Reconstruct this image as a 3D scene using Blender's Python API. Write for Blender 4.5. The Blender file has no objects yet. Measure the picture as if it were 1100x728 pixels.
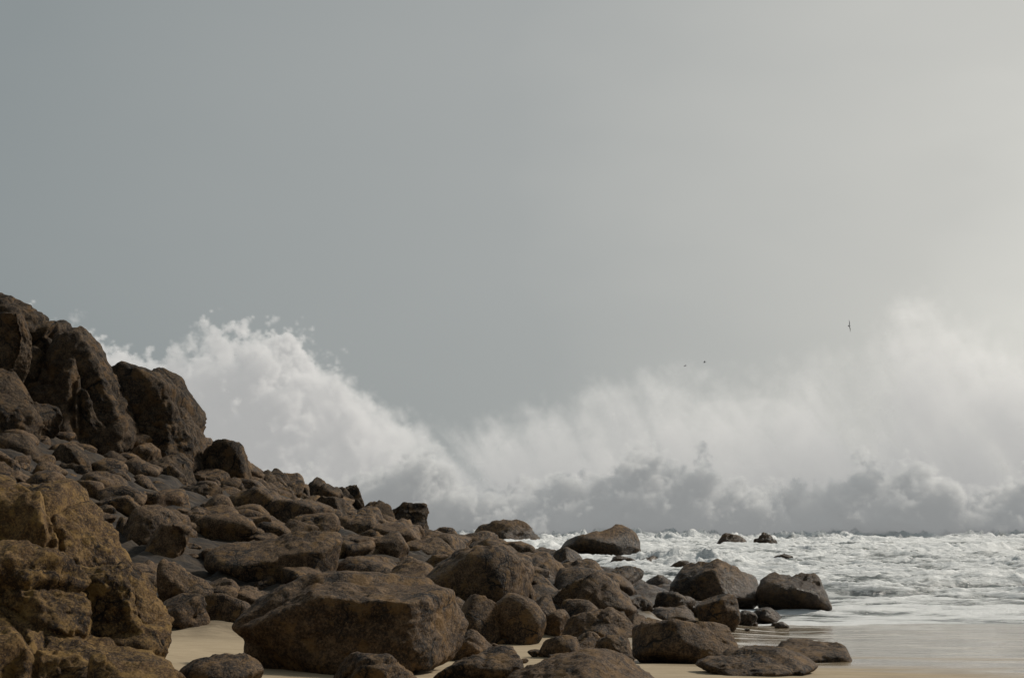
import bpy, bmesh, math, random
import numpy as np
from mathutils import Vector

scene = bpy.context.scene
F = 1528.0; CX, CY, HOR = 550.0, 364.0, 535.0
CAM = np.array([0.0, 0.0, 3.0])
TH = math.atan((HOR-CY)/F)

# ------------------------------------------------------------ noise
_r = np.random.RandomState(11)
PERM = _r.permutation(256); PERM = np.concatenate([PERM, PERM, PERM])
GR = _r.normal(size=(256, 3)); GR /= np.linalg.norm(GR, axis=1)[:, None]
def perlin(P):
    P = np.asarray(P, float)
    I = np.floor(P).astype(int); f = P - I; I &= 255
    u = f*f*f*(f*(f*6-15)+10)
    out = 0
    for dx in (0, 1):
        for dy in (0, 1):
            for dz in (0, 1):
                h = PERM[PERM[PERM[(I[:, 0]+dx) & 255] + ((I[:, 1]+dy) & 255)] + ((I[:, 2]+dz) & 255)]
                g = GR[h]
                d = (g*(f-np.array([dx, dy, dz]))).sum(1)
                w = (u[:, 0] if dx else 1-u[:, 0])*(u[:, 1] if dy else 1-u[:, 1])*(u[:, 2] if dz else 1-u[:, 2])
                out = out + w*d
    return out*1.5
def fbm(P, o=4, g=0.5):
    a = 1; s = 0; P = np.array(P, float)
    for i in range(o):
        s = s + a*perlin(P + 17.3*i); P = P*2.03; a *= g
    return s
def ridged(P, o=4, g=0.5):
    a = 1; s = 0; P = np.array(P, float)
    for i in range(o):
        s = s + a*(1-2*np.abs(perlin(P + 9.1*i))); P = P*2.07; a *= g
    return s
def billow(P, o=4, g=0.5):
    a = 1; s = 0; P = np.array(P, float)
    for i in range(o):
        s = s + a*(2*np.abs(perlin(P + 5.7*i))); P = P*2.1; a *= g
    return s
def sstep(a, b, x):
    t = np.clip((x-a)/(b-a), 0, 1); return t*t*(3-2*t)

# ------------------------------------------------------------ terrain function
def shore_x(y):
    return np.interp(y, [0, 35, 60, 90, 120, 160, 400], [14, 7.0, 2.0, -8, -13, -20, -90])
def land_rise(x, y):
    s = shore_x(y) - x
    left = np.where(s > 0, 0.175*s, 0.10*s) - 0.25
    left = np.clip(left, -2.6, 3.2)
    hill = 5.0*np.exp(-((x+24)**2+(y-52)**2)/(2*81.0))
    hill2 = 3.5*np.exp(-(((x+40)/20)**2+((y-48)/22)**2))
    return left + hill + hill2
def ground(x, y):
    x = np.asarray(x, float); y = np.asarray(y, float)
    beach = np.where(y < 15, 1.15+(15-y)*0.012, 1.15-(y-15)*0.0575)
    beach = np.clip(beach, -2.6, 2)
    beach = beach + 0.22*sstep(-1, -7, x)*sstep(26, 18, y)
    m = sstep(21, 36, y)*sstep(9.5, 3.0, x - 0.0*y) 
    L = land_rise(x, y)
    return beach*(1-m) + np.where(y < 60, np.maximum(L, beach*0.6), L)*m - 0.0
def hit(px, py, sea=False):
    u = (px-CX)/F; v = (CY-py)/F
    d = np.array([u, math.cos(TH)-v*math.sin(TH), math.sin(TH)+v*math.cos(TH)])
    d = d/d[1]
    t = np.arange(8, 260, 0.05)
    X = d[0]*t; Z = CAM[2]+d[2]*t
    g = ground(X, t)
    if sea: g = np.maximum(g, 0.08)
    k = np.where(Z <= g)[0]
    return float(t[k[0]]) if len(k) else 120.0
def pt(px, py, y):
    u = (px-CX)/F; v = (CY-py)/F
    d = np.array([u, math.cos(TH)-v*math.sin(TH), math.sin(TH)+v*math.cos(TH)])
    return CAM + d/d[1]*y

# ------------------------------------------------------------ mesh helpers
def make_obj(name, V, Fc, mat=None, smooth=True):
    V = np.asarray(V, np.float32); Fc = np.asarray(Fc, np.int32)
    me = bpy.data.meshes.new(name)
    n = Fc.shape[1]
    me.vertices.add(len(V)); me.vertices.foreach_set("co", V.ravel())
    me.loops.add(Fc.size); me.loops.foreach_set("vertex_index", Fc.ravel())
    me.polygons.add(len(Fc)); me.polygons.foreach_set("loop_start", np.arange(0, Fc.size, n, dtype=np.int32))
    me.polygons.foreach_set("loop_total", np.full(len(Fc), n, np.int32))
    me.update(calc_edges=True); me.validate()
    me.polygons.foreach_set("use_smooth", np.full(len(me.polygons), smooth, bool))
    ob = bpy.data.objects.new(name, me); scene.collection.objects.link(ob)
    if mat: me.materials.append(mat)
    return ob
def grid_faces(nr, nc):
    i = np.arange(nr-1)[:, None]*nc + np.arange(nc-1)[None, :]
    i = i.ravel()
    return np.stack([i, i+1, i+nc+1, i+nc], 1)
_ico = {}
def ico(l):
    if l not in _ico:
        bm = bmesh.new(); bmesh.ops.create_icosphere(bm, subdivisions=l, radius=1)
        V = np.array([v.co[:] for v in bm.verts]); Fc = np.array([[v.index for v in f.verts] for f in bm.faces])
        bm.free(); _ico[l] = (V/np.linalg.norm(V, axis=1)[:, None], Fc)
    return _ico[l]
def rock(level, seed, dims, planes=None, q=16, rough=0.05, grooves=1, nplanes=12, lo_=0.5, hi_=0.9):
    N, Fc = ico(level)
    r = np.random.RandomState(seed)
    pl = []
    if planes: pl += [(np.array(p[:3])/np.linalg.norm(p[:3]), p[3]) for p in planes]
    for k in range(nplanes if not planes else 4):
        n = r.normal(size=3); n /= np.linalg.norm(n)
        pl.append((n, r.uniform(lo_, hi_) if not planes else r.uniform(0.82, 0.98)))
    acc = np.full(len(N), (1/1.12)**q)
    for n, d in pl: acc = acc + np.maximum(N@n/d, 0)**q
    V = N*(acc**(-1/q))[:, None]
    if not planes:
        a = r.uniform(0, 6.28); c, s = math.cos(a), math.sin(a)
        V = V@np.array([[c, s, 0], [-s, c, 0], [0, 0, 1]])
    lo, hi = V.min(0), V.max(0)
    V = (V-(lo+hi)/2)/((hi-lo)/2)
    dims = np.array(dims, float)
    V = V*dims/2
    s = float(np.mean(dims)); off = r.uniform(0, 90, 3)
    W = V/s
    disp = rough*fbm(W*1.8+off, 3) + rough*0.4*ridged(W*4.5+off, 3, .55) - rough*0.3
    if level >= 5: disp = disp + rough*0.26*fbm(W*14+off, 4, .65) + rough*.16*ridged(W*9+off, 2)
    for g in range(grooves):
        n = r.normal(size=3); n[2] *= .5; n /= np.linalg.norm(n)
        d = W@n - r.uniform(-.28, .28) + 0.08*fbm(W*2.2+off+g*7, 3)
        disp = disp - 0.055*np.exp(-(d/0.018)**2) + 0.028*np.tanh(d/0.02)
    V = V + N*(disp*s)[:, None]
    return V, Fc
def join(parts):
    Vs, Fs, o = [], [], 0
    for V, Fc in parts:
        Vs.append(V); Fs.append(Fc+o); o += len(V)
    return np.concatenate(Vs), np.concatenate(Fs)

# ------------------------------------------------------------ material helpers
class NT:
    def __init__(s, tree): s.t = tree
    def n(s, typ, **kw):
        nd = s.t.nodes.new(typ)
        for k, v in kw.items(): setattr(nd, k, v)
        return nd
    def l(s, a, b): s.t.links.new(a, b)
    def setin(s, sock, v):
        if isinstance(v, bpy.types.NodeSocket): s.l(v, sock)
        else: sock.default_value = v
    def math(s, op, a, b=0.0, c=None, clamp=False):
        nd = s.n('ShaderNodeMath', operation=op); nd.use_clamp = clamp
        s.setin(nd.inputs[0], a); s.setin(nd.inputs[1], b)
        if c is not None: s.setin(nd.inputs[2], c)
        return nd.outputs[0]
    def mr(s, v, a, b, c=0.0, d=1.0, smooth=True):
        nd = s.n('ShaderNodeMapRange'); nd.interpolation_type = 'SMOOTHSTEP' if smooth else 'LINEAR'
        for i, x in enumerate((v, a, b, c, d)): s.setin(nd.inputs[i], x)
        return nd.outputs[0]
    def noise(s, vec, scale, detail=4, rough=0.55, dist=0.0):
        nd = s.n('ShaderNodeTexNoise')
        if vec is not None: s.l(vec, nd.inputs['Vector'])
        nd.inputs['Scale'].default_value = scale; nd.inputs['Detail'].default_value = detail
        nd.inputs['Roughness'].default_value = rough; nd.inputs['Distortion'].default_value = dist
        return nd.outputs[0]
    def mix(s, f, a, b, mode='MIX'):
        nd = s.n('ShaderNodeMixRGB', blend_type=mode)
        s.setin(nd.inputs[0], f)
        for i, x in ((1, a), (2, b)):
            if isinstance(x, tuple): nd.inputs[i].default_value = (*x[:3], 1)
            else: s.l(x, nd.inputs[i])
        return nd.outputs[0]
    def mapping(s, vec, scale=(1, 1, 1), rot=(0, 0, 0)):
        nd = s.n('ShaderNodeMapping'); s.l(vec, nd.inputs[0])
        nd.inputs['Scale'].default_value = scale; nd.inputs['Rotation'].default_value = rot
        return nd.outputs[0]
    def bump(s, h, strength, dist, prev=None):
        nd = s.n('ShaderNodeBump'); nd.inputs['Strength'].default_value = strength
        nd.inputs['Distance'].default_value = dist; s.l(h, nd.inputs['Height'])
        if prev is not None: s.l(prev, nd.inputs['Normal'])
        return nd.outputs[0]
def new_mat(name):
    m = bpy.data.materials.new(name); m.use_nodes = True
    b = m.node_tree.nodes['Principled BSDF']
    return m, NT(m.node_tree), b

def rock_mat(name, dark, mid, light, lichen, lich_amt, texscale=1.0, wet=True):
    m, t, b = new_mat(name)
    pos = t.n('ShaderNodeNewGeometry').outputs['Position']
    n1 = t.noise(pos, 0.8*texscale, 5, .6)
    n2 = t.noise(pos, 5*texscale, 8, .7)
    n3 = t.noise(pos, 30*texscale, 5, .75)
    c = t.mix(t.mr(n1, .35, .65), dark, mid)
    c = t.mix(t.mr(n2, .43, .64, 0, .85), c, light)
    c = t.mix(t.mr(n3, .5, .61, 0, .7), c, tuple(x*.35 for x in dark))
    c = t.mix(t.mr(n3, .47, .39, 0, .5), c, tuple(x*1.4 for x in light))
    ln = t.noise(pos, 2.9*texscale, 8, .72)
    c = t.mix(t.mr(ln, .56-.12*lich_amt, .64-.1*lich_amt, 0, .7), c, lichen)
    vo = t.n('ShaderNodeTexVoronoi', feature='DISTANCE_TO_EDGE')
    vo.inputs['Scale'].default_value = .9*texscale
    wv = t.n('ShaderNodeVectorMath', operation='ADD')
    nn = t.n('ShaderNodeTexNoise'); t.l(pos, nn.inputs['Vector']); nn.inputs['Scale'].default_value = 1.4*texscale; nn.inputs['Detail'].default_value = 5
    t.l(pos, wv.inputs[0]); t.l(nn.outputs[1], wv.inputs[1]); t.l(wv.outputs[0], vo.inputs['Vector'])
    crack = t.mr(vo.outputs['Distance'], 0.0, 0.03)
    crk = t.math('MAXIMUM', crack, t.mr(n1, .45, .53))
    c = t.mix(crk, tuple(x*.3 for x in dark), c)
    if wet:
        z = t.n('ShaderNodeSeparateXYZ'); t.l(pos, z.inputs[0])
        zz = t.math('ADD', z.outputs[2], t.math('MULTIPLY', n1, 0.9))
        w = t.math('MULTIPLY', t.mr(zz, 1.9, .9), t.mr(z.outputs[1], 20, 36))
        c = t.mix(w, c, t.mix(1.0, c, (.46, .45, .46), 'MULTIPLY'))
        t.l(t.mr(w, 0, 1, .70, .30), b.inputs['Roughness'])
    else:
        b.inputs['Roughness'].default_value = .8
    t.l(c, b.inputs['Base Color'])
    b.inputs['Specular IOR Level'].default_value = .3
    bp = t.bump(n2, 1.0, .11/texscale)
    bp = t.bump(crk, .6, .03/texscale, bp)
    bp = t.bump(n3, .9, .03/texscale, bp)
    t.l(bp, b.inputs['Normal'])
    return m
M_ochre = rock_mat('ochre_granite', (.028, .015, .007), (.112, .061, .022), (.245, .15, .055), (.28, .17, .05), .35, 1.5, False)
M_brown = rock_mat('brown_granite', (.018, .011, .007), (.080, .046, .022), (.205, .13, .068), (.21, .12, .042), .3, 1.2, True)
M_cliff = rock_mat('headland_granite', (.013, .009, .006), (.050, .032, .018), (.122, .08, .044), (.145, .082, .032), .3, .7, False)

# ------------------------------------------------------------ ground
def axis(segs):
    out = [segs[0][0]]
    for a, b, st in segs:
        n = max(1, int(round((b-a)/st))); out += list(np.linspace(a, b, n+1)[1:])
    return np.array(out)
RBY, RBX = [20, 23, 28, 35, 45, 60, 80, 95, 120], [-2, 0.4, 3.0, 5.2, 4.6, 1.6, -5, -9.5, -13]
ys = axis([(-3000, -300, 900), (-300, -20, 40), (-20, 10, 2), (10, 40, .15), (40, 110, .5), (110, 200, 8), (200, 3000, 400)])
xs = axis([(-3000, -200, 700), (-200, -40, 20), (-40, -14, .6), (-14, 14, .15), (14, 45, .6), (45, 200, 20), (200, 3000, 700)])
X, Y = np.meshgrid(xs, ys)
x, y = X.ravel(), Y.ravel()
z = ground(x, y)
P = np.stack([x, y, 0*x], 1)
rk = sstep(21, 27, y)*sstep(0.2, -1.2, x - np.interp(y, RBY, RBX))
near = (np.abs(x) < 45) & (y > -20) & (y < 112)
z = z + near*(0.03*fbm(P*0.35, 2)+.010*fbm(P*np.array([.8, 1.8, 1]), 3)) + rk*near*(0.22*fbm(P*0.9, 4)+.10*ridged(P*1.7, 3))
m, t, b = new_mat('sand_and_rock')
geo = t.n('ShaderNodeNewGeometry').outputs['Position']
sx = t.n('ShaderNodeSeparateXYZ'); t.l(geo, sx.inputs[0])
big = t.noise(t.mapping(geo, (.3, 1.0, 1), (0, 0, .25)), .55, 5, .55, .6)
fine = t.noise(geo, 60, 3, .7); midn = t.noise(t.mapping(geo, (.6, 1.5, 1)), 3.5, 5, .6)
sand = t.mix(t.mr(midn, .3, .7), (.30, .232, .142), (.39, .31, .20))
sand = t.mix(t.mr(fine, .35, .7, 0, .35), sand, (.22, .17, .11))
zz = t.math('ADD', sx.outputs[2], t.math('MULTIPLY', t.math('SUBTRACT', big, .5), 1.2))
zz = t.math('SUBTRACT', zz, t.math('MULTIPLY', t.math('SUBTRACT', sx.outputs[0], 3.0), .06))
wet = t.math('MULTIPLY', t.mr(zz, 1.25, .92), t.mr(sx.outputs[0], .5, 2.5))
film = t.math('MULTIPLY', t.mr(zz, .96, .80), t.mr(sx.outputs[0], 1.5, 4))
wetc = t.mix(t.mr(midn, .35, .7), (.24, .185, .115), (.31, .245, .165))
sand = t.mix(wet, sand, wetc)
lace = t.noise(t.mapping(geo, (.30, 1.9, 1), (0, 0, .2)), 1.3, 8, .72, 1.2)
sand = t.mix(t.math('MULTIPLY', film, t.mr(lace, .52, .62, 0, .6)), sand, (.62, .62, .60))
at = t.n('ShaderNodeAttribute', attribute_name='rocky')
c = t.mix(at.outputs['Fac'], sand, t.mix(t.mr(midn, .4, .6), (.012, .009, .007), (.045, .032, .02)))
t.l(c, b.inputs['Base Color'])
rgh = t.mr(wet, 0, 1, .9, .32)
rgh = t.math('SUBTRACT', rgh, t.math('MULTIPLY', film, t.mr(lace, .51, .60, .25, -.05)))
t.l(t.math('MAXIMUM', rgh, t.math('MULTIPLY', at.outputs['Fac'], .7)), b.inputs['Roughness'])
bs = t.math('ADD', t.mr(film, 0, 1, .3, .05), t.math('MULTIPLY', at.outputs['Fac'], .7))
bp = t.n('ShaderNodeBump'); bp.inputs['Distance'].default_value = .06; t.l(midn, bp.inputs['Height']); t.l(bs, bp.inputs['Strength'])
bp2 = t.n('ShaderNodeBump'); bp2.inputs['Distance'].default_value = .008; t.l(fine, bp2.inputs['Height']); t.l(bs, bp2.inputs['Strength']); t.l(bp.outputs[0], bp2.inputs['Normal'])
t.l(bp2.outputs[0], b.inputs['Normal'])
g = make_obj('beach_ground', np.stack([x, y, z], 1), grid_faces(len(ys), len(xs)), m)
a = g.data.attributes.new('rocky', 'FLOAT', 'POINT'); a.data.foreach_set('value', rk.astype(np.float32))

# ------------------------------------------------------------ sea
def foam_mat(name, lo, hi, water, scale=1.0, fa=.24):
    m, t, b = new_mat(name)
    pos = t.n('ShaderNodeNewGeometry').outputs['Position']
    p2 = t.mapping(pos, (.32, 1.0, 1.0))
    a1 = t.noise(p2, .7*scale, 8, .68, .9); a2 = t.noise(p2, 4.2*scale, 6, .7, .5); a3 = t.noise(pos, 14*scale, 4, .7)
    f = t.math('ADD', t.math('MULTIPLY', a1, .62), t.math('MULTIPLY', a2, .38))
    at = t.n('ShaderNodeAttribute', attribute_name='foam')
    f = t.math('ADD', f, t.math('MULTIPLY', at.outputs['Fac'], fa))
    ff = t.mr(f, lo, hi)
    c = t.mix(ff, water, (.74, .76, .76))
    t.l(c, b.inputs['Base Color'])
    t.l(t.mr(ff, 0, 1, .14, .75), b.inputs['Roughness'])
    bp = t.bump(a2, .7, .20/scale); bp = t.bump(a3, .6, .05/scale, bp); t.l(bp, b.inputs['Normal'])
    return m
M_sea = foam_mat('sea_foam_water', .49, .68, (.125, .145, .14), 1.0)
M_wave = foam_mat('wave_foam', .15, .45, (.5, .53, .53), .7)
ys = axis([(26, 42, .07), (42, 62, .12), (62, 108, .26), (108, 300, 8), (300, 6000, 800)])
xs = axis([(-4000, -200, 900), (-200, -60, 20), (-60, -14, .6), (-14, 24, .10), (24, 50, .25), (50, 200, 15), (200, 4000, 900)])
X, Y = np.meshgrid(xs, ys); x, y = X.ravel(), Y.ravel()
depth = np.clip(-ground(x, y), 0, 3)
near = (np.abs(x) < 60) & (y < 115)
idx = np.where(near)[0]
P = np.stack([x, y, 0*x], 1)[idx]
xi, yi = x[idx], y[idx]
amp = .03 + .27*sstep(0, .7, depth[idx]) + .05*sstep(60, 100, yi)
w = np.zeros(len(x))
warp = P + 1.2*np.stack([fbm(P*.3, 2), fbm(P*.3+50, 2), 0*P[:, 0]], 1)
h1 = ridged(warp*np.array([.09, .34, 1]), 3, .5)
h2 = ridged(warp*np.array([.45, 1.1, 1])+30, 4, .58)
b2 = billow(warp*np.array([.6, 1.1, 1])+70, 5, .6)
w[idx] = amp*(.75*(h1-.6) + .24*(h2-.8)+.25*(b2-.5)*sstep(.3, 1.1, h1)+.10*fbm(P*3.1, 3, .6))
brk = 0
for yb_, hh, wd, ph in ((38.2, .18, .7, 3), (42.5, .34, .9, 0), (50, .38, 1.2, 2), (61, .42, 1.6, 4), (78, .30, 2.0, 1)):
    yl = yb_ + 1.3*np.sin(xi*.17+ph) + 1.2*fbm(P*.12+ph*9, 2)
    gate = sstep(-.15, .45, fbm(P*.09+31*ph+5, 2))*sstep(.02, .25, depth[idx])
    dd = (yi-yl)/wd
    prof_ = np.where(dd < 0, np.exp(-(dd*1.8)**2), np.exp(-(dd*.7)**2))
    brk = np.maximum(brk, gate*prof_)
    w[idx] += gate*prof_*hh*(.5+.6*b2)
fo = np.zeros(len(x)); fo[idx] = .6*(h1-.6)+.45*(h2-.85) + .12*sstep(.45, .0, depth[idx]) + .5*sstep(86, 100, yi) + .8*brk
w[idx] += .28*sstep(92, 100, yi)*(b2-.3)
sea = make_obj('sea', np.stack([x, y, .04+w], 1), grid_faces(len(ys), len(xs)), M_sea)
a = sea.data.attributes.new('foam', 'FLOAT', 'POINT'); a.data.foreach_set('value', fo.astype(np.float32))

# ------------------------------------------------------------ breaking wave body (veiled in spray)
D = 106.0
prof = [(-300, 500), (200, 505), (360, 512), (395, 503), (440, 480), (475, 494), (520, 525), (580, 524), (620, 514), (655, 500), (690, 480), (715, 490), (735, 506), (760, 496), (785, 512), (850, 528), (900, 512), (935, 497), (985, 504), (1015, 516), (1050, 530), (1090, 506), (1140, 520), (1500, 515)]
wx = np.array([(p[0]-CX)/F*D for p in prof]); wz = np.array([3+(HOR-p[1])/F*D for p in prof])
nu, nt = 900, 130
u = np.linspace(-75, 80, nu); tt = np.linspace(0, 1, nt)
U, T = np.meshgrid(u, tt); U = U.ravel(); T = T.ravel()
Hh = np.interp(U, wx, wz)*.42
front = T < .55
a1 = np.where(front, T/.55, (T-.55)/.45)
yy = np.where(front, 101.0+5*a1**.7, 106+9*a1)
zz = np.where(front, -.3+(Hh+.3)*(.35*a1+.65*a1**1.6), Hh*(np.maximum(np.cos(a1*math.pi/2), 0))**1.3-.3*a1)
yy = yy + .5*np.sin(U*.19)+.4*np.sin(U*.43+1)
P = np.stack([U, yy, zz], 1)
wp = P + 1.0*np.stack([fbm(P*.35+3, 3), fbm(P*.35+40, 3), fbm(P*.35+80, 3)], 1)
bl = billow(wp*.45, 4, .5)
k = np.clip(zz/2.0, .12, 1)
P[:, 1] -= k*(bl-.5)*.5
P[:, 2] += k*(bl-.55)*.2 + .06*fbm(wp*1.3, 3)*k
wave = make_obj('breaking_wave', P, grid_faces(nt, nu), M_wave)
a = wave.data.attributes.new('foam', 'FLOAT', 'POINT'); a.data.foreach_set('value', (.5*(bl-.5)+.2*k).astype(np.float32))

# ------------------------------------------------------------ rocks
def boulder(name, x0, x1, yt, yb, mat, seed, d=None, sea=False, level=5, dep=.85, bury=.25, **kw):
    if d is None: d = hit((x0+x1)/2, yb, sea)
    w = (x1-x0)/F*d
    dy = w*dep
    yc = d + dy*.38
    A = pt((x0+x1)/2, yt, yc); B = pt((x0+x1)/2, yb, d)
    h = A[2]-B[2]
    wc = (x1-x0)/F*(d+dy*.25)
    hb = h*(1+bury)
    V, Fc = rock(level, seed, (wc*1.02, dy, hb), **kw)
    V = V + np.array([A[0], yc, A[2]-hb/2])
    return V, Fc
def add_boulder(name, *a, **k):
    V, Fc = boulder(name, *a, **k)
    c = V.mean(0)
    ob = make_obj(name, V-c, Fc, a[4]); ob.location = Vector(c)
    return ob

# headland
SL = [(0.75, -.1, 0.62, 0.6), (-1, 0, .12, .75), (-.3, -1, .35, .6), (.6, -.8, .1, .75)]
HL = [(-70, 70, 318, 455, 42, [(0.35, -.1, 1, .66), (1, -.2, .1, .75), (-.2, -1, .3, .6), (.7, -.6, .5, .78)]), (-40, 20, 372, 470, 40, None),
      (34, 150, 360, 510, 41, SL),
      (60, 142, 362, 480, 41.6, [(0.8, -.1, 0.6, 0.58), (-1, 0, .1, .75), (.1, -1, .25, .6)]),
      (108, 226, 398, 530, 43, [(0.84, 0, 0.55, 0.50), (.35, 0, .95, .66), (-.9, 0, .3, .9), (0, -1, .25, .55), (.7, -.7, .2, .62)]),
      (205, 268, 478, 548, 44, None), (-30, 66, 466, 522, 36, None), (40, 96, 476, 520, 37, None), (-40, 45, 398, 475, 38, None),
      (16, 64, 428, 484, 39, None), (90, 141, 485, 516, 40, None), (140, 223, 482, 548, 40, None), (98, 168, 506, 556, 38, None),
      (52, 112, 498, 535, 36, None), (262, 300, 506, 552, 48, None), (281, 322, 503, 545, 50, None), (312, 369, 515, 560, 52, None),
      (328, 374, 533, 582, 44, None), (373, 427, 539, 580, 55, None), (413, 463, 541, 578, 60, None), (362, 392, 519, 556, 58, None),
      (222, 268, 532, 566, 42, None), (262, 332, 540, 584, 42, None), (-30, 40, 500, 545, 34, None), (150, 215, 535, 580, 36, None),
      (-120, -20, 300, 480, 44, None), (-40, 36, 338, 400, 39.5, None), (190, 240, 520, 556, 39, None)]
parts = []
for i, (x0, x1, yt, yb, d, pl) in enumerate(HL):
    parts.append(boulder('', x0, x1, yt, yb, None, 100+i, d=d, level=6 if (x1-x0) > 75 else 5, planes=pl, q=22, rough=.055, grooves=5 if pl else 2, bury=.3, dep=.9))
V, Fc = join(parts); make_obj('rocky_headland', V, Fc, M_cliff)

# foreground left outcrop (one outcrop, several blocks)
FL = [(-110, 192, 508, 720, 13.6, [(0.8, -.2, 0.55, 0.66), (0.05, -.2, 1, .74), (-.2, -1, .25, .6), (.85, -.55, .1, .74), (.4, -.2, .9, .74)]),
      (-70, 118, 588, 700, 12.4, [(0.6, -.5, 0.6, 0.7), (0, -.3, 1, .74), (-.1, -1, .3, .6)]),
      (60, 186, 600, 715, 13.0, [(0.8, -.3, 0.7, 0.66), (0, -.3, 1, .74), (0, -1, .3, .6)]),
      (-90, 202, 668, 790, 11.6, [(0.5, -.2, 0.85, 0.66), (-.1, -.2, 1, .66), (0, -1, .3, .6)]),
      (86, 192, 708, 770, 11.0, None)]
parts = [boulder('', a[0], a[1], a[2], a[3], None, 300+i, d=a[4], level=6, planes=a[5], q=17, rough=.055, grooves=3, dep=.8, bury=.35) for i, a in enumerate(FL)]
V, Fc = join(parts); make_obj('ochre_rock_outcrop', V, Fc, M_ochre)

# large foreground boulder
add_boulder('large_boulder', 264, 494, 622, 724, M_brown, 41, level=6, dep=.72, bury=.15, q=30, rough=.035, grooves=1,
            planes=[(0.10, -.15, 1, .60), (-.8, -.3, .75, .66), (1, -.30, .05, .78), (-.15, -1, .05, .6), (.7, -.8, -.1, .84), (-.3, -.75, .75, .76), (-.6,-.8,-.3,.8)])
BL = [(225, 368, 574, 634), (172, 230, 603, 658), (345, 447, 598, 630), (438, 575, 585, 652), (503, 573, 600, 648), (490, 549, 637, 692),
      (524, 586, 640, 692), (593, 678, 619, 668), (605, 683, 654, 692), (478, 531, 679, 708), (579, 626, 682, 706), (611, 653, 679, 703),
      (639, 682, 682, 708), (680, 787, 662, 712), (718, 813, 601, 656), (813, 888, 616, 658), (747, 793, 637, 676), (700, 747, 636, 661),
      (268, 362, 674, 720), (358, 448, 702, 742), (190, 283, 704, 745), (468, 562, 694, 730), (128, 192, 543, 590), (150, 206, 562, 606),
      (590, 660, 600, 632), (640, 700, 610, 640), (688, 736, 620, 642), (300, 352, 560, 590), (380, 440, 570, 604), (450, 512, 592, 622),
      (215, 262, 630, 656), (560, 600, 640, 668), (655, 700, 640, 665), (230, 300, 628, 655), (400, 470, 600, 640), (545, 600, 615, 645), (575, 612, 655, 685),
      (786, 812, 656, 672), (806, 840, 652, 668), (664, 712, 660, 682)]
for i, (x0, x1, yt, yb) in enumerate(BL):
    add_boulder('boulder', x0, x1, yt, yb, M_brown, 500+i, sea=True, level=5, q=18, rough=.06, grooves=i % 2, dep=.9, bury=.35)
for i, (x0, x1, yt, yb) in enumerate([(548, 708, 705, 745), (752, 872, 699, 727), (800, 912, 692, 710)]):
    add_boulder('flat_rock', x0, x1, yt, yb, M_brown, 640+i, level=5, q=14, rough=.05, grooves=1, dep=.9, bury=.6)
for i, (x0, x1, yt, yb) in enumerate([(603, 688, 567, 598), (510, 584, 560, 584), (768, 803, 573, 588), (809, 835, 572, 588), (831, 852, 595, 603),
                                      (654, 690, 597, 612), (684, 712, 598, 612), (716, 745, 603, 614), (455, 500, 568, 590), (560, 612, 590, 610), (470, 530, 575, 596)]):
    add_boulder('sea_rock', x0, x1, yt, yb, M_brown, 700+i, sea=True, level=4, q=14, rough=.08, grooves=1, dep=.7, bury=.5)

# scattered rocks
rs = np.random.RandomState(5)
rb = lambda y: float(np.interp(y, RBY, RBX))
parts = []
def scat(n, y0, y1, lo, hi, level, right=None):
    for i in range(n):
        yy = math.sqrt(rs.uniform(y0*y0, y1*y1))
        xr = rb(yy) if right is None else right; xl = max(-.40*yy-2, -30)
        xx = rs.uniform(xl, xr)
        s = lo+(hi-lo)*rs.rand()**2.2
        dims = s*rs.uniform(.7, 1.3, 3)*np.array([1.2, 1, .72])
        V, Fc = rock(level, rs.randint(1e6), dims, q=18, rough=.065, grooves=int(rs.rand() < .3), nplanes=10)
        zg = float(ground(xx, yy))
        if zg < -.6: continue
        parts.append((V+np.array([xx, yy, zg+dims[2]*.22]), Fc))
scat(240, 24, 34, .22, 1.0, 4)
scat(330, 33, 52, .35, 1.5, 4)
scat(220, 50, 88, .6, 2.0, 4)
scat(320, 32, 56, .3, 1.0, 3, -5)
V, Fc = join(parts); make_obj('rock_field', V, Fc, M_brown)
parts = []
for i in range(190):
    px = rs.uniform(470, 860); py = rs.uniform(652, 712)
    if px > 700 and py > 680: continue
    if px < 560 and py > 700: continue
    d = hit(px, py); s = .08+.28*rs.rand()**2.5
    dims = s*rs.uniform(.8, 1.3, 3)*np.array([1.2, 1, .65])
    V, Fc = rock(3, rs.randint(1e6), dims, rough=.07, grooves=0)
    q = pt(px, py, d)
    parts.append((V+np.array([q[0], d, float(ground(q[0], d))+dims[2]*.25]), Fc))
V, Fc = join(parts); make_obj('beach_stones', V, Fc, M_brown)

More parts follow.
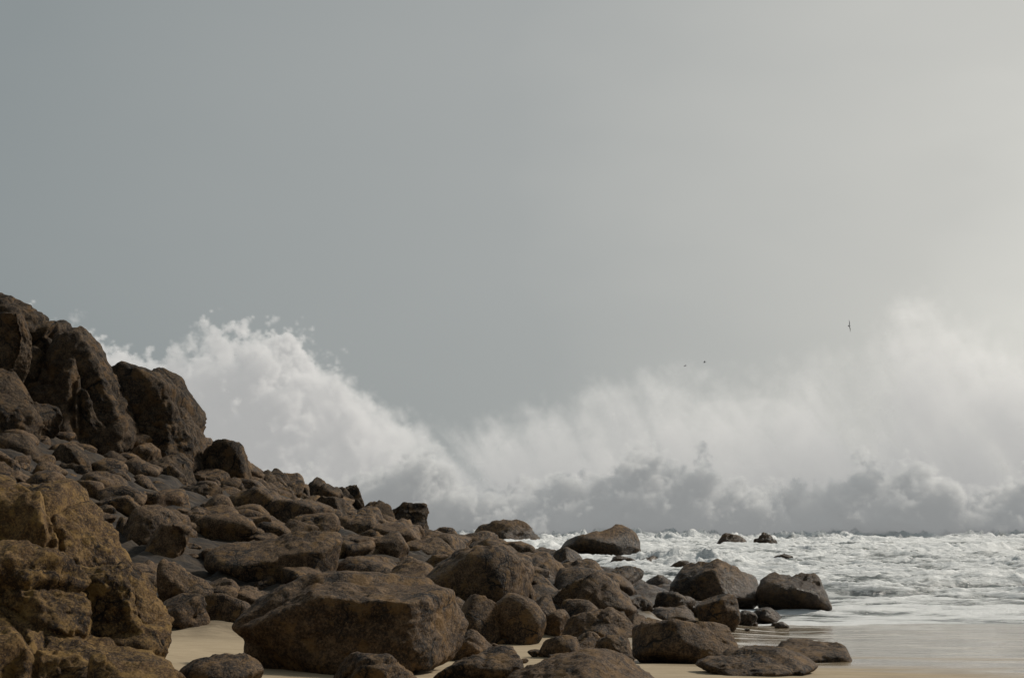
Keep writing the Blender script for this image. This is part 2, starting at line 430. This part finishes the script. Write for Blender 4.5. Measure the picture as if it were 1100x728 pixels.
# ------------------------------------------------------------ spray volumes (voxel grids)
YC = 115.0
top = [(-283, 420), (-60, 370), (20, 364), (60, 354), (95, 361), (125, 384), (150, 396), (172, 384), (205, 368), (245, 359), (290, 360), (320, 372), (350, 388), (380, 406),
       (410, 424), (440, 440), (470, 446), (500, 444), (540, 432), (580, 422), (620, 412), (660, 402), (700, 394), (740, 390), (790, 389), (830, 386), (870, 372),
       (905, 360), (935, 343), (960, 318), (990, 293), (1015, 301), (1040, 329), (1080, 342), (1130, 340), (1300, 360), (1400, 420)]
VX0, VX1 = -56.0, 54.0
def nxp(px, yc=YC): return ((px-CX)/F*yc - VX0)/(VX1-VX0)
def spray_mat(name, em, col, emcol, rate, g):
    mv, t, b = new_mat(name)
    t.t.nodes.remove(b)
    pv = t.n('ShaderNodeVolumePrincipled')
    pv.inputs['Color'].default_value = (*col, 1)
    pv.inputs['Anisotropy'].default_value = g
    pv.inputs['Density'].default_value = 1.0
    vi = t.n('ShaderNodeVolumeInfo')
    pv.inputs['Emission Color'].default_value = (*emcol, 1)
    t.l(t.math('MULTIPLY', vi.outputs['Density'], em), pv.inputs['Emission Strength'])  # added glow stands in for light scattered many times inside the spray
    out = [n for n in t.t.nodes if n.type == 'OUTPUT_MATERIAL'][0]
    t.l(pv.outputs[0], out.inputs['Volume'])
    try: mv.cycles.volume_step_rate = rate
    except Exception: pass
    return mv
def curve(pts):
    nd = t.n('ShaderNodeFloatCurve'); t.l(nx, nd.inputs['Value'])
    c = nd.mapping.curves[0]
    pts = sorted((min(max(a, 0), 1), min(max(b_, 0), 1)) for a, b_ in pts)
    c.points[0].location = pts[0]; c.points[1].location = pts[-1]
    for p in pts[1:-1]: c.points.new(*p)
    nd.mapping.update()
    return nd.outputs[0]
def sq(v): return t.math('MULTIPLY', v, v)
def vol_tree(name, lo, hi, res):
    global t, nx, px_, py_, pz_, pos, vc
    ng = bpy.data.node_groups.new(name, 'GeometryNodeTree')
    ng.interface.new_socket('Geometry', in_out='OUTPUT', socket_type='NodeSocketGeometry')
    t = NT(ng)
    vc = t.n('GeometryNodeVolumeCube')
    vc.inputs['Min'].default_value = lo; vc.inputs['Max'].default_value = hi
    for k_, r_ in zip('XYZ', res): vc.inputs['Resolution '+k_].default_value = r_
    pos = t.n('GeometryNodeInputPosition').outputs[0]
    sp = t.n('ShaderNodeSeparateXYZ'); t.l(pos, sp.inputs[0]); px_, py_, pz_ = sp.outputs
    nx = t.math('DIVIDE', t.math('SUBTRACT', px_, VX0), VX1-VX0)
    return ng
def vol_finish(name, ng, dens, mv):
    t.l(dens, vc.inputs['Density'])
    sm = t.n('GeometryNodeSetMaterial'); sm.inputs['Material'].default_value = mv
    t.l(vc.outputs[0], sm.inputs['Geometry'])
    go = t.n('NodeGroupOutput'); t.l(sm.outputs[0], go.inputs[0])
    me = bpy.data.meshes.new(name); me.materials.append(mv)
    so = bpy.data.objects.new(name, me); scene.collection.objects.link(so)
    md = so.modifiers.new('density', 'NODES'); md.node_group = ng
def billows(s2=.62):
    nc = t.noise(pos, s2, 5, .62, .3); nd_ = t.noise(pos, .27, 2, .5, .2)
    bil = t.math('MULTIPLY', t.math('ABSOLUTE', t.math('SUBTRACT', nd_, .5)), 2.0)
    bil2 = t.math('MULTIPLY', t.math('ABSOLUTE', t.math('SUBTRACT', nc, .5)), 2.0)
    return t.math('ADD', t.math('MULTIPLY', t.math('SUBTRACT', bil, .18), 1.0), t.math('MULTIPLY', t.math('SUBTRACT', bil2, .15), 1.1))

# tall spray plume
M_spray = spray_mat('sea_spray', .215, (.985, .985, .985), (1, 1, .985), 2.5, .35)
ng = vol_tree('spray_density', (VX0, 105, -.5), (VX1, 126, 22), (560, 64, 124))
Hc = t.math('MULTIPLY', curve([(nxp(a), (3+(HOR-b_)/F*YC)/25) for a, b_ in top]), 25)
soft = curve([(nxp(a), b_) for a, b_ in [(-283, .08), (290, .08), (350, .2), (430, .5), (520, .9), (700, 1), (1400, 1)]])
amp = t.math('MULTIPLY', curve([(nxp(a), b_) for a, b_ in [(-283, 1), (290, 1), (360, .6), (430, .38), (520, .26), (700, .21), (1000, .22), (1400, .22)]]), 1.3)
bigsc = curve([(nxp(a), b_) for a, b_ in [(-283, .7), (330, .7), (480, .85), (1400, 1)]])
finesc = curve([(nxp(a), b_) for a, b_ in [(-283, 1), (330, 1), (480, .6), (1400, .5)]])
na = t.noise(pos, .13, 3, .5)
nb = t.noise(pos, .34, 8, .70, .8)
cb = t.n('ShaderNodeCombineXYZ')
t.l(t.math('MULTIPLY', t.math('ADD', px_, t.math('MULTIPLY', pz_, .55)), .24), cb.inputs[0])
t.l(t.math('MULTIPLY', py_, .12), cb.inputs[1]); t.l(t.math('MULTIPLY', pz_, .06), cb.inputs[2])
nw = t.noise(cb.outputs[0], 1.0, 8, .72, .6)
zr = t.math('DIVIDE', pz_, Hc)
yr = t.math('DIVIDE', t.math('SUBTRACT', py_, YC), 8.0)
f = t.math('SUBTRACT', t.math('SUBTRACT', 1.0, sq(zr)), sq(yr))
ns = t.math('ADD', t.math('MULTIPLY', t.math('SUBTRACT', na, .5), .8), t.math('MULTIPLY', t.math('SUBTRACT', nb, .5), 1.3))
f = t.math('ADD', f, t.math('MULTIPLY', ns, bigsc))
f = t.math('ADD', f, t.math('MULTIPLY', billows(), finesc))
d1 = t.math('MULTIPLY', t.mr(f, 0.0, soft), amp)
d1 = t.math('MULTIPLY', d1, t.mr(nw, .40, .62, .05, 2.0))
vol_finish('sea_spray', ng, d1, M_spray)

# churning crest of the breaking wave: dense, billowy, shade put in by weaker glow and darker colour
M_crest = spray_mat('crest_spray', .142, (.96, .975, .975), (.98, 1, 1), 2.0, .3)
ng = vol_tree('crest_density', (VX0, 98.0, -.3), (VX1, 111, 9), (680, 62, 64))
H2 = t.math('MULTIPLY', curve([(nxp(p[0], 105), (3.1+(HOR-p[1])/F*D)/25) for p in prof]), 25)
nb = t.noise(pos, .44, 8, .70, 1.0)
nlow = t.noise(pos, .10, 2, .5)
z2 = t.math('DIVIDE', pz_, H2)
y2 = t.math('SUBTRACT', t.math('SUBTRACT', py_, 103.9), t.math('MULTIPLY', pz_, .15))
y2 = t.math('DIVIDE', t.math('ADD', y2, t.math('MULTIPLY', t.math('SUBTRACT', nlow, .5), 4.0)), 4.0)
f2 = t.math('SUBTRACT', t.math('SUBTRACT', 1.05, sq(z2)), sq(y2))
f2 = t.math('ADD', f2, t.math('MULTIPLY', t.math('SUBTRACT', nb, .5), 3.1))
f2 = t.math('ADD', f2, t.math('MULTIPLY', billows(1.0), 1.9))
d2 = t.math('MULTIPLY', t.mr(f2, .15, .42), 2.0)
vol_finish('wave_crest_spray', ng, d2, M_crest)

# ------------------------------------------------------------ gulls
mg, t, b = new_mat('gull_feathers')
pos = t.n('ShaderNodeTexCoord').outputs['Object']
t.l(t.mix(t.noise(pos, 8, 3), (.04, .04, .045), (.12, .12, .12)), b.inputs['Base Color'])
b.inputs['Roughness'].default_value = .8
def gull(px, py, d, span, rot):
    bm = bmesh.new()
    rings = []
    for yy, r, zc in [(-.28, .005, 0), (-.2, .03, 0), (-.08, .06, 0), (.05, .065, 0), (.15, .04, .01), (.2, .036, .02), (.25, .03, .02), (.29, .012, .012), (.33, .003, .005)]:
        rings.append([bm.verts.new((r*math.cos(a_), yy, zc+r*.9*math.sin(a_))) for a_ in np.linspace(0, 2*math.pi, 9)[:-1]])
    for A, B in zip(rings, rings[1:]):
        for i in range(8): bm.faces.new((A[i], A[(i+1) % 8], B[(i+1) % 8], B[i]))
    bm.faces.new(rings[0][::-1]); bm.faces.new(rings[-1])
    for sgn in (-1, 1):
        st = [(.03, .12, -.08, .02), (.22, .15, -.05, .11), (.38, .13, -.03, .13), (.55, .04, -.06, .08), (.66, -.08, -.09, .03)]
        pr = None
        for xx, yl, yt_, zc in st:
            cur = [bm.verts.new((sgn*xx, yl, zc)), bm.verts.new((sgn*xx, (yl+yt_)/2, zc+.016)), bm.verts.new((sgn*xx, yt_, zc)), bm.verts.new((sgn*xx, (yl+yt_)/2, zc-.008))]
            if pr:
                for i in range(4): bm.faces.new((pr[i], pr[(i+1) % 4], cur[(i+1) % 4], cur[i]))
            pr = cur
        bm.faces.new(pr)
    tl = [bm.verts.new(v) for v in ((-.02, -.24, .008), (.02, -.24, .008), (.06, -.38, 0), (-.06, -.38, 0))]; bm.faces.new(tl)
    bmesh.ops.recalc_face_normals(bm, faces=bm.faces)
    me = bpy.data.meshes.new('seagull'); bm.to_mesh(me); bm.free(); me.materials.append(mg)
    o = bpy.data.objects.new('seagull', me); scene.collection.objects.link(o)
    o.location = Vector(pt(px, py, d)); o.scale = (span/1.32,)*3; o.rotation_euler = rot
gull(912, 350, 90, .78, (math.radians(25), math.radians(84), math.radians(35)))
gull(757, 389, 92, .46, (0, math.radians(-25), math.radians(70)))
gull(736, 393, 94, .40, (0, math.radians(10), math.radians(110)))

# ------------------------------------------------------------ light
AZ, EL = math.radians(62), math.radians(38)
sd = Vector((math.cos(EL)*math.sin(AZ), math.cos(EL)*math.cos(AZ), math.sin(EL)))
sl = bpy.data.lights.new('sun', 'SUN'); sl.energy = 3.4; sl.angle = math.radians(6); sl.color = (1, .92, .81)
so = bpy.data.objects.new('sun', sl); scene.collection.objects.link(so)
so.rotation_euler = (-sd).to_track_quat('-Z', 'Y').to_euler(); so.location = (40, 20, 60)

w = bpy.data.worlds.new('World'); scene.world = w; w.use_nodes = True
t = NT(w.node_tree)
bg = w.node_tree.nodes['Background']; wo = w.node_tree.nodes['World Output']
sky = t.n('ShaderNodeTexSky', sky_type='NISHITA'); sky.sun_disc = False; sky.sun_elevation = EL; sky.sun_rotation = AZ
sky.dust_density = 5; sky.air_density = 1.0
hs = t.n('ShaderNodeHueSaturation'); hs.inputs['Saturation'].default_value = .3; t.l(sky.outputs[0], hs.inputs['Color'])
t.l(hs.outputs[0], bg.inputs[0]); bg.inputs[1].default_value = .06
gen = t.n('ShaderNodeTexCoord').outputs['Generated']
dp = t.n('ShaderNodeVectorMath', operation='DOT_PRODUCT'); t.l(gen, dp.inputs[0])
ga, ge = math.radians(40), math.radians(6)
dp.inputs[1].default_value = (math.cos(ge)*math.sin(ga), math.cos(ge)*math.cos(ga), math.sin(ge))
hz = t.noise(t.mapping(gen, (1, 1, 2.2)), 2.2, 4, .55)
dv = t.math('ADD', dp.outputs['Value'], t.math('MULTIPLY', t.math('SUBTRACT', hz, .5), .14))
cr = t.n('ShaderNodeValToRGB'); t.l(dv, cr.inputs[0])
e = cr.color_ramp.elements
e[0].position = 0; e[0].color = (.20, .23, .24, 1)
e[1].position = 1; e[1].color = (.82, .81, .75, 1)
for p, c in ((.5, (.275, .308, .315)), (.77, (.39, .41, .405)), (.92, (.59, .59, .555))):
    k = e.new(p); k.color = (*c, 1)
bg2 = t.n('ShaderNodeBackground'); t.l(cr.outputs[0], bg2.inputs[0]); bg2.inputs[1].default_value = 1
mx = t.n('ShaderNodeMixShader'); mx.inputs[0].default_value = .87
t.l(bg.outputs[0], mx.inputs[1]); t.l(bg2.outputs[0], mx.inputs[2]); t.l(mx.outputs[0], wo.inputs[0])

cam = bpy.data.cameras.new('camera'); co = bpy.data.objects.new('camera', cam); scene.collection.objects.link(co)
co.location = CAM; co.rotation_euler = (math.pi/2+TH, 0, 0)
cam.sensor_width = 36; cam.lens = 50.0; cam.clip_end = 20000
scene.camera = co
scene.view_settings.view_transform = 'Standard'; scene.view_settings.look = 'None'; scene.view_settings.exposure = 0
